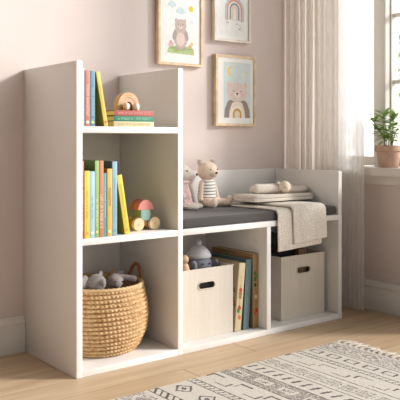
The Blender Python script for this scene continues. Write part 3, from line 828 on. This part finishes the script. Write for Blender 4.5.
def art_moon(A, w, h):
    X0, X1, Z0, Z1 = w * .20, w * .875, .036, h - .030
    A.rect(X0, X1, Z0, Z1, (216, 226, 222), 0)
    n = 22; cx, cz = w * .375, .240; pts = []
    for k in range(n + 1):
        a = PI * .36 + (2 * PI - PI * .72) * k / n; pts.append((cx + .020 * math.cos(a), cz + .020 * math.sin(a)))
    e0, e1 = pts[0], pts[-1]
    for k in range(1, n):
        u = k / n; a = 2 * PI - PI * .42 - (2 * PI - PI * .84) * u
        pts.append((cx + .0075 + .0155 * math.cos(a), cz + .0155 * math.sin(a) * 1.05))
    A.poly(pts, (238, 206, 120), 1)
    sx, sz = w * .765, .238
    A.poly([(sx + (.008 if k % 2 == 0 else .0035) * math.sin(PI * k / 5), sz + (.008 if k % 2 == 0 else .0035) * math.cos(PI * k / 5)) for k in range(10)], (236, 218, 150), 1)
    for q, (dx, dz) in enumerate(((.26, .20), (.66, .215), (.83, .17), (.56, .25), (.28, .275), (.7, .28))): A.oval(w * dx, dz, .0013, .0013, (244, 240, 220), 1, 8)
    cx = w * .535; fur, arm, cr = (228, 210, 200), (156, 140, 134), (240, 226, 210)
    body = [(X0 + .003, Z0), (X0 + .006, .070), (X0 + .022, .106), (cx - .02, .124), (cx + .02, .124), (X1 - .022, .106), (X1 - .006, .070), (X1 - .003, Z0)]
    A.poly(body, arm, 1)
    A.poly([(cx - .048, Z0), (cx - .044, .066), (cx - .03, .100), (cx, .114), (cx + .03, .100), (cx + .044, .066), (cx + .048, Z0)], cr, 2)
    A.arch(cx, Z0 + .016, .031, .011, .016, (246, 234, 216), 3); A.arch(cx, Z0 + .016, .0205, .010, .016, (214, 164, 96), 3); A.arch(cx, Z0 + .016, .0115, .007, .016, (238, 214, 178), 3)
    for s in (-1, 1):
        A.oval(cx + s * .046, .178, .0135, .0135, fur, 3); A.oval(cx + s * .046, .178, .007, .007, (236, 196, 186), 4)
        A.oval(cx + s * .032, .138, .009, .007, (238, 194, 184), 6)
        A.oval(cx + s * .022, .152, .0060, .0013, (120, 100, 92), 7)
    A.oval(cx, .148, .059, .043, fur, 5); A.oval(cx, .137, .018, .013, (240, 228, 218), 6); A.oval(cx, .142, .0060, .0046, (76, 62, 60), 7)
    A.rect(cx - .0009, cx + .0009, .131, .139, (110, 92, 86), 7)
picture('oak framed print of a bear standing in grass under a yellow sun', .567, .796, 1.057, 1.415, M_oak, .0105, art_field)
picture('pale framed print of a pastel rainbow, partly cut off at the top', .859, 1.067, 1.178, 1.49, M_palewood, .0105, art_rainbow)
picture('oak framed print of a bear with a crescent moon, above the bench',   .8668, 1.098, .811, 1.1195, M_oak, .0105, art_moon)

# ------------------------------------------------------------------ curtains
def cloth_mat(name, rgb, transl, transp):
    m, t, p = base_mat(name)
    tc = t.n('ShaderNodeTexCoord').outputs['Object']
    a = t.noise(t.mapping(tc, (220, 220, 18)), 1.0, 2)
    c = t.mix(t.ramp(a, .3, .7), lin(mul(rgb, .96)), lin(mul(rgb, 1.03)))
    d = t.n('ShaderNodeBsdfDiffuse'); tl = t.n('ShaderNodeBsdfTranslucent'); tp = t.n('ShaderNodeBsdfTransparent')
    t.put(d.inputs[0], c); t.put(tl.inputs[0], c)
    m1 = t.n('ShaderNodeMixShader'); m1.inputs[0].default_value = transl
    t.put(m1.inputs[1], d.outputs[0]); t.put(m1.inputs[2], tl.outputs[0])
    m2 = t.n('ShaderNodeMixShader'); m2.inputs[0].default_value = transp
    t.put(m2.inputs[1], m1.outputs[0]); t.put(m2.inputs[2], tp.outputs[0])
    t.put(m.node_tree.nodes['Material Output'].inputs['Surface'], m2.outputs[0])
    return m
def curtain(name, label, ctrl, s0, s1, folds, amp, m, ph, ztop=2.35):
    """cloth hung along a curved track in the room corner; s0..s1 is the stretch of track it covers"""
    C = [Vector((*q, 0)) for q in ctrl]
    def track(u):
        a = [q.copy() for q in C]
        while len(a) > 1: a = [p.lerp(q, u) for p, q in zip(a, a[1:])]
        return a[0]
    bm = NB(); n, nz = folds * 16, 24; g = []
    for j in range(nz + 1):
        z = .006 + (ztop - .006) * j / nz; rw = []
        for i in range(n + 1):
            u = i / n
            env = min(1, u * 6 + .3, (1 - u) * 6 + .3)
            wv = math.sin(2 * PI * (folds * u + .22 * math.sin(u * 7 + ph)) + ph)
            off = amp * env * (wv * (.75 + .5 * noise.noise(Vector((u * 7, z * .8, ph)))) + .25 * math.sin(4 * PI * folds * u + 1))
            v = s0 + (s1 - s0) * u
            p0 = track(v); d = (track(min(1, v + .01)) - track(max(0, v - .01))).normalized(); nrm = Vector((d.y, -d.x, 0))
            q = p0 + nrm * off + d * (.004 * math.sin(z * 2.1 + u * 20) * env)
            rw.append(bm.verts.new((q.x, q.y, z)))
        g.append(rw)
    for a, b in zip(g, g[1:]):
        for i in range(n): bm.faces.new((a[i], a[i + 1], b[i + 1], b[i]))
    e = thing(name, label, 'curtain', (0, 0, 0))
    me = bpy.data.meshes.new('curtain_cloth'); bmesh.ops.recalc_face_normals(bm, faces=bm.faces); bm.to_mesh(me); bm.free(); me.materials.append(m); finish(me, True, 80)
    link('curtain_cloth', me, e)
    bm = NB(); pts = [(v.co.x, v.co.y, .009) for v in me.vertices[:n + 1]]
    tube(bm, pts, .0022, 6); obj('hem', bm, m, e)
    return e
TRACK = ((1.287, .369), (1.38, .366), (1.425, .24), (1.405, .10), (1.402, .002))
curtain('linen_curtain', 'beige linen curtain in soft folds behind the low end of the bookcase', TRACK, 0, .66, 9, .0115, cloth_mat('linen_drape', (236, 229, 221), .38, 0), .6)
curtain('sheer_curtain', 'thin white sheer curtain hanging between the beige curtain and the window', TRACK, .662, 1, 5, .0045, cloth_mat('sheer_voile', (246, 244, 241), .62, .12), 2.1)

# ------------------------------------------------------------------ plant on the sill
e = thing('potted_plant', 'bushy green plant in a terracotta pot on the window sill', 'plant', (1.502, -.050, .6302))
bm = NB(); lathe(bm, [(0, 0), (.040, 0), (.0425, .003), (.052, .068), (.0575, .070), (.060, .073), (.060, .093), (.058, .096), (.053, .096), (.050, .080), (0, .080)], 56)
obj('pot', bm, mat('terracotta', (200, 166, 146), .85, .07, 25, bump=.2, bscale=120), e)
bm = NB(); lathe(bm, [(.0505, .078), (.0505, .083), (.03, .087), (0, .088)], 32)
for v in bm.verts: v.co.z += noise.noise(v.co * 120) * .003
obj('soil', bm, mat('soil', (74, 56, 44), 1, .3, 120), e)
lm, t, p = base_mat('leaf_green')
tc = t.n('ShaderNodeTexCoord').outputs['Object']
c = t.mix(t.ramp(t.noise(tc, 30, 2), .3, .7), lin((104, 134, 66)), lin((160, 184, 108)))
d = p; t.put(p.inputs['Base Color'], c); p.inputs['Roughness'].default_value = .5
tl = t.n('ShaderNodeBsdfTranslucent'); t.put(tl.inputs[0], c); mx = t.n('ShaderNodeMixShader'); mx.inputs[0].default_value = .5
t.put(mx.inputs[1], p.outputs[0]); t.put(mx.inputs[2], tl.outputs[0]); t.put(lm.node_tree.nodes['Material Output'].inputs['Surface'], mx.outputs[0])
sm = mat('stem_green', (120, 138, 84), .6, .06)
def leaf(bm, base, dirv, L, W, curl):
    d = dirv.normalized(); side = d.cross(Vector((0, 0, 1)))
    if side.length < .05: side = Vector((1, 0, 0))
    side.normalize(); up = side.cross(d)
    n = 7; rows = []
    for k in range(n + 1):
        u = k / n; w = W * math.sin(PI * u ** .8) * (1 - .25 * u) if 0 < k < n else .0004
        c0 = base + d * (L * u) - Vector((0, 0, 1)) * curl * L * u * u
        rows.append([bm.verts.new(c0 - side * w + up * w * .35), bm.verts.new(c0), bm.verts.new(c0 + side * w + up * w * .35)])
    for a, b in zip(rows, rows[1:]):
        bm.faces.new((a[0], a[1], b[1], b[0])); bm.faces.new((a[1], a[2], b[2], b[1]))
rnd = random.Random(3); fb = NB()
def ok(p): 
    wx, wy = p.x + 1.502, p.y - .050
    return wx < 1.572 and not (wx > 1.53 and wy > -.006) and wx > 1.40
for k in range(8):
    a = 2 * PI * k / 8 + rnd.uniform(-.3, .3); lean = rnd.uniform(.2, .55) if k % 3 else .08
    hgt = rnd.uniform(.07, .165); b0 = Vector((.016 * math.cos(a), .016 * math.sin(a), .084))
    pts = [b0 + Vector((math.cos(a) * lean * hgt * u * u, math.sin(a) * lean * hgt * u * u, hgt * u)) for u in [q / 8 for q in range(9)]]
    bm = NB(); tube(bm, pts, [.0024 - .0012 * q / 8 for q in range(9)], 6); obj('stem', bm, sm, e)
    for q in range(3, 9):
        for rep in range((q % 2) + 1 if q < 8 else 5):
            for tries in range(12):
                la = rnd.uniform(0, 2 * PI); el = rnd.uniform(.0, .5) + (.4 if q == 8 else 0)
                dv = Vector((math.cos(la) * math.cos(el), math.sin(la) * math.cos(el), math.sin(el))); L = rnd.uniform(.046, .078)
                if ok(pts[q] + dv * L) and ok(pts[q] + dv * L * .6): break
            else: continue
            leaf(fb, pts[q], dv, L, rnd.uniform(.0085, .0125), rnd.uniform(.05, .45))
obj('foliage', fb, lm, e, ang=80)

# garden shrub outside the window
e = thing('garden_tree', 'tree with leaves coloured pale for glare outside beyond the window glass', 'tree', (6.9, 2.65, -.4))
bm = NB(); tube(bm, [(0, 0, 0), (.03, .02, .8), (-.02, .05, 1.6), (.02, 0, 2.3)], [.09, .075, .06, .03], 10); obj('trunk', bm, mat('bark', (150, 132, 112), .9, .1), e)
bm = NB()
for k in range(1500):
    q = Vector((rnd.gauss(0, 1), rnd.gauss(0, 1), rnd.gauss(0, 1))).normalized() * rnd.uniform(.35, 1) ** .5
    c0 = Vector((q.x * 1.1, q.y * 1.1, 2.1 + q.z * 1.0)); a = Vector((rnd.gauss(0, 1), rnd.gauss(0, 1), rnd.gauss(0, 1))).normalized(); leaf(bm, c0, a, .13, .035, .1)
obj('crown', bm, mat('glare_leaf', (240, 242, 208), .7, .06, 2), e)  # leaf colour bleached to paint in the outdoor glare

# ------------------------------------------------------------------ rug
def rug():
    x0, x1, y0, y1 = -.50, .945, -1.50, -.24
    st = .004; nx = round((x1 - x0) / st); ny = round((y1 - y0) / st)
    CR, DK, MD = (220, 212, 201), (104, 96, 92), (160, 151, 143)
    def fr(a): return a - math.floor(a)
    def pat(d, y):
        v = -.24 - y
        hz = noise.noise(Vector((d * 260, v * 260, 3)))
        D1 = 0
        if d < .012: return 'C'
        if d < .100:                                    # speckled diamonds at the fringed end
            a = abs(fr(v / .13) - .5) * 2; b = abs((d - .056) / .044)
            if a + b < .22: return 'C'
            if a + b < .62: return 'M' if hz > -.25 else 'C'
            if a + b < .80: return 'C'
            return 'M' if hz > .0 else 'C'
        if .108 < d < .112: return 'D'
        if .112 <= d < .186:                            # row of outlined lozenges
            a = abs(fr(v / .078) - .5) * .078; b = abs(d - .149)
            k = a / .030 + b / .024
            q = max(a / .026, b / .017)
            if .72 < q < 1.0 and k < 1.9: return 'D'
            return 'C'
        if .190 < d < .194 or .214 < d < .218: return 'D'
        if .194 <= d <= .214: return 'D' if fr((v + (d - .2) * .5) / .024) < .17 else 'C'
        if .230 < d < .300:                              # hooked bars
            p_ = .15; f = fr(v / p_) * p_; side = math.floor(v / (p_ / 2)) % 2
            f2 = fr(v / (p_ / 2)) * (p_ / 2)
            if side == 0:
                if .240 < d < .246 and f2 < .062: return 'D'
                if .240 < d < .270 and f2 < .007: return 'D'
            else:
                if .284 < d < .290 and f2 < .062: return 'D'
                if .260 < d < .290 and .055 < f2 < .062: return 'D'
            return 'C'
        if .310 < d < .314 or .398 < d < .402: return 'D'
        if .314 <= d <= .398:                            # woven blocks
            f = fr(v / .066); b = abs(d - .356)
            if f < .74 and b < .026: return 'M' if (hz > -.2 and fr(d / .010) > .3) else 'C'
            if f > .80 and f < .92 and b < .02: return 'D' if hz > .1 else 'C'
            return 'C'
        if .402 < d < .472:                              # short ticks
            f = fr(v / .040) * .040
            if .418 < d < .456 and abs(f - .02 + (d - .437) * .25) < .0055: return 'D' if hz > -.45 else 'M'
            return 'C'
        if .474 < d < .478 or .556 < d < .560: return 'D'
        if .478 <= d <= .556:
            f = abs(fr(v / .105) - .5) * .105; b = abs(d - .517)
            if f < .033 and b < .016: return 'D' if (f < .022 and b < .007 and hz > 0) else 'C'
            return 'M' if hz > -.22 else ('D' if hz < -.5 else 'C')
        if .570 < d < .650:
            p_ = .13; side = math.floor(v / (p_ / 2)) % 2; f2 = fr(v / (p_ / 2)) * (p_ / 2)
            if side == 0:
                if .582 < d < .588 and f2 < .055: return 'D'
                if .582 < d < .615 and f2 < .007: return 'D'
            else:
                if .632 < d < .638 and f2 < .055: return 'D'
                if .605 < d < .638 and .048 < f2 < .055: return 'D'
            return 'C'
        if .662 < d < .666 or .690 < d < .694: return 'D'
        if .666 <= d <= .690: return 'D' if fr((v + d * .4) / .022) < .3 and hz > -.35 else 'C'
        if .700 < d < .790:
            a = abs(fr(v / .11) - .5) * .11; b = abs(d - .745); k = a / .040 + b / .034
            if .68 < k < .92: return 'D'
            if k < .3: return 'D'
            return 'C'
        if .800 < d < .804 or .832 < d < .836: return 'D'
        if .804 <= d <= .832: return 'D' if fr((v - d) / .03) < .35 else 'C'
        if d > .85: return pat(d - .84, y)
        return 'C'
    verts = []; cols = []
    for j in range(ny + 1):
        for i in range(nx + 1):
            x = x0 + i * st; y = y0 + j * st
            verts.append((x, y, .0075 + .0009 * noise.noise(Vector((x * 120, y * 120, 0))) + .001 * noise.noise(Vector((x * 9, y * 9, 4)))))
    faces = []; W = nx + 1; fc = []
    for j in range(ny):
        for i in range(nx):
            a = j * W + i; faces.append((a, a + 1, a + W + 1, a + W))
            x = x0 + (i + .5) * st; y = y0 + (j + .5) * st
            fc.append(lin({'C': CR, 'D': DK, 'M': MD}[pat(x1 - x, y)]))
    # edge skirt down to the floor
    def edge(idx):
        base = len(verts)
        for k in idx: verts.append((verts[k][0], verts[k][1], .0006))
        for q in range(len(idx) - 1):
            faces.append((idx[q], base + q, base + q + 1, idx[q + 1])); fc.append(lin(CR))
    edge([j * W for j in range(ny + 1)]); edge([j * W + nx for j in range(ny, -1, -1)])
    edge([i for i in range(nx, -1, -1)]); edge([ny * W + i for i in range(nx + 1)])
    me = bpy.data.meshes.new('pile'); me.from_pydata(verts, [], faces)
    at = me.color_attributes.new('paint', 'FLOAT_COLOR', 'CORNER')
    buf = []
    for c in fc: buf += list(c) * 4
    at.data.foreach_set('color', buf)
    me.materials.append(paint_mat('rug_wool', .95, .05, 500, bump=.5, bscale=700)); finish(me, True, 60)
    e = thing('area_rug', 'cream woven rug with grey tribal pattern and fringe on the oak floor', 'rug', (0, 0, 0))
    link('rug_pile', me, e)
    bm = NB(); r2 = random.Random(9); y = y1 - .004
    while y > y0:
        for k in range(3):
            yy = y + r2.uniform(-.004, .004); a = r2.uniform(-.28, .28); L = r2.uniform(.048, .075)
            tube(bm, [(x1 - .004, yy, .006), (x1 + L * .35, yy + a * L * .3, .0075), (x1 + L * .7, yy + a * L * .7, .004), (x1 + L, yy + a * L, .0025)], [.0034, .0040, .0032, .0016], 6)
        y -= .027
    f = obj('fringe', bm, mat('fringe_wool', (196, 186, 172), .95, .10, 60), e); f['kind'] = 'stuff'
rug()

# ------------------------------------------------------------------ light
w = bpy.data.worlds.new('World'); SC.world = w; w.use_nodes = True
t = NT(w.node_tree); bg = w.node_tree.nodes['Background']
sp = t.n('ShaderNodeSeparateXYZ'); t.put(sp.inputs[0], t.n('ShaderNodeTexCoord').outputs['Generated'])
f = t.ramp(sp.outputs[0], .15, .75)
fr_ = t.ramp(t.m('ADD', t.m('MULTIPLY', sp.outputs[1], -.6), t.m('MULTIPLY', sp.outputs[0], .8)), .52, 1.0); fz = t.ramp(sp.outputs[2], .2, 1)
dim = t.mix(fr_, (.10, .095, .09, 1), (2.2, 2.23, 2.26, 1))
dim = t.mix(t.m('MULTIPLY', t.ramp(t.m('MULTIPLY', sp.outputs[1], -1.0), .55, 1.0), .55), dim, (.74, .745, .75, 1))
dim = t.mix(t.m('MULTIPLY', fz, .6), dim, (.11, .11, .11, 1))
t.put(bg.inputs['Color'], t.mix(f, dim, (2.3, 2.3, 2.3, 1)))
bg.inputs['Strength'].default_value = 1.0
sun = bpy.data.lights.new('sun', 'SUN'); sun.energy = 3.3; sun.angle = math.radians(9); sun.color = (1, .982, .958)
so = bpy.data.objects.new('sun', sun); COL.objects.link(so)
so.rotation_euler = Vector((-.8, .6, -.41)).to_track_quat('-Z', 'Y').to_euler(); so.location = (4, -3, 3)

# ------------------------------------------------------------------ camera
cam = bpy.data.cameras.new('camera'); co = bpy.data.objects.new('camera', cam); COL.objects.link(co)
co.location = (-1.091, -2.015, .75); co.rotation_euler = (PI / 2, 0, -math.asin(.618))
cam.sensor_width = 36; cam.lens = 64.8; cam.shift_y = -.15; cam.clip_start = .05
SC.camera = co
SC.view_settings.view_transform = 'Standard'; SC.view_settings.look = 'None'
SC.view_settings.exposure = .24; SC.view_settings.gamma = 1; SC.view_settings.use_curve_mapping = False
SC.cycles.max_bounces = 8
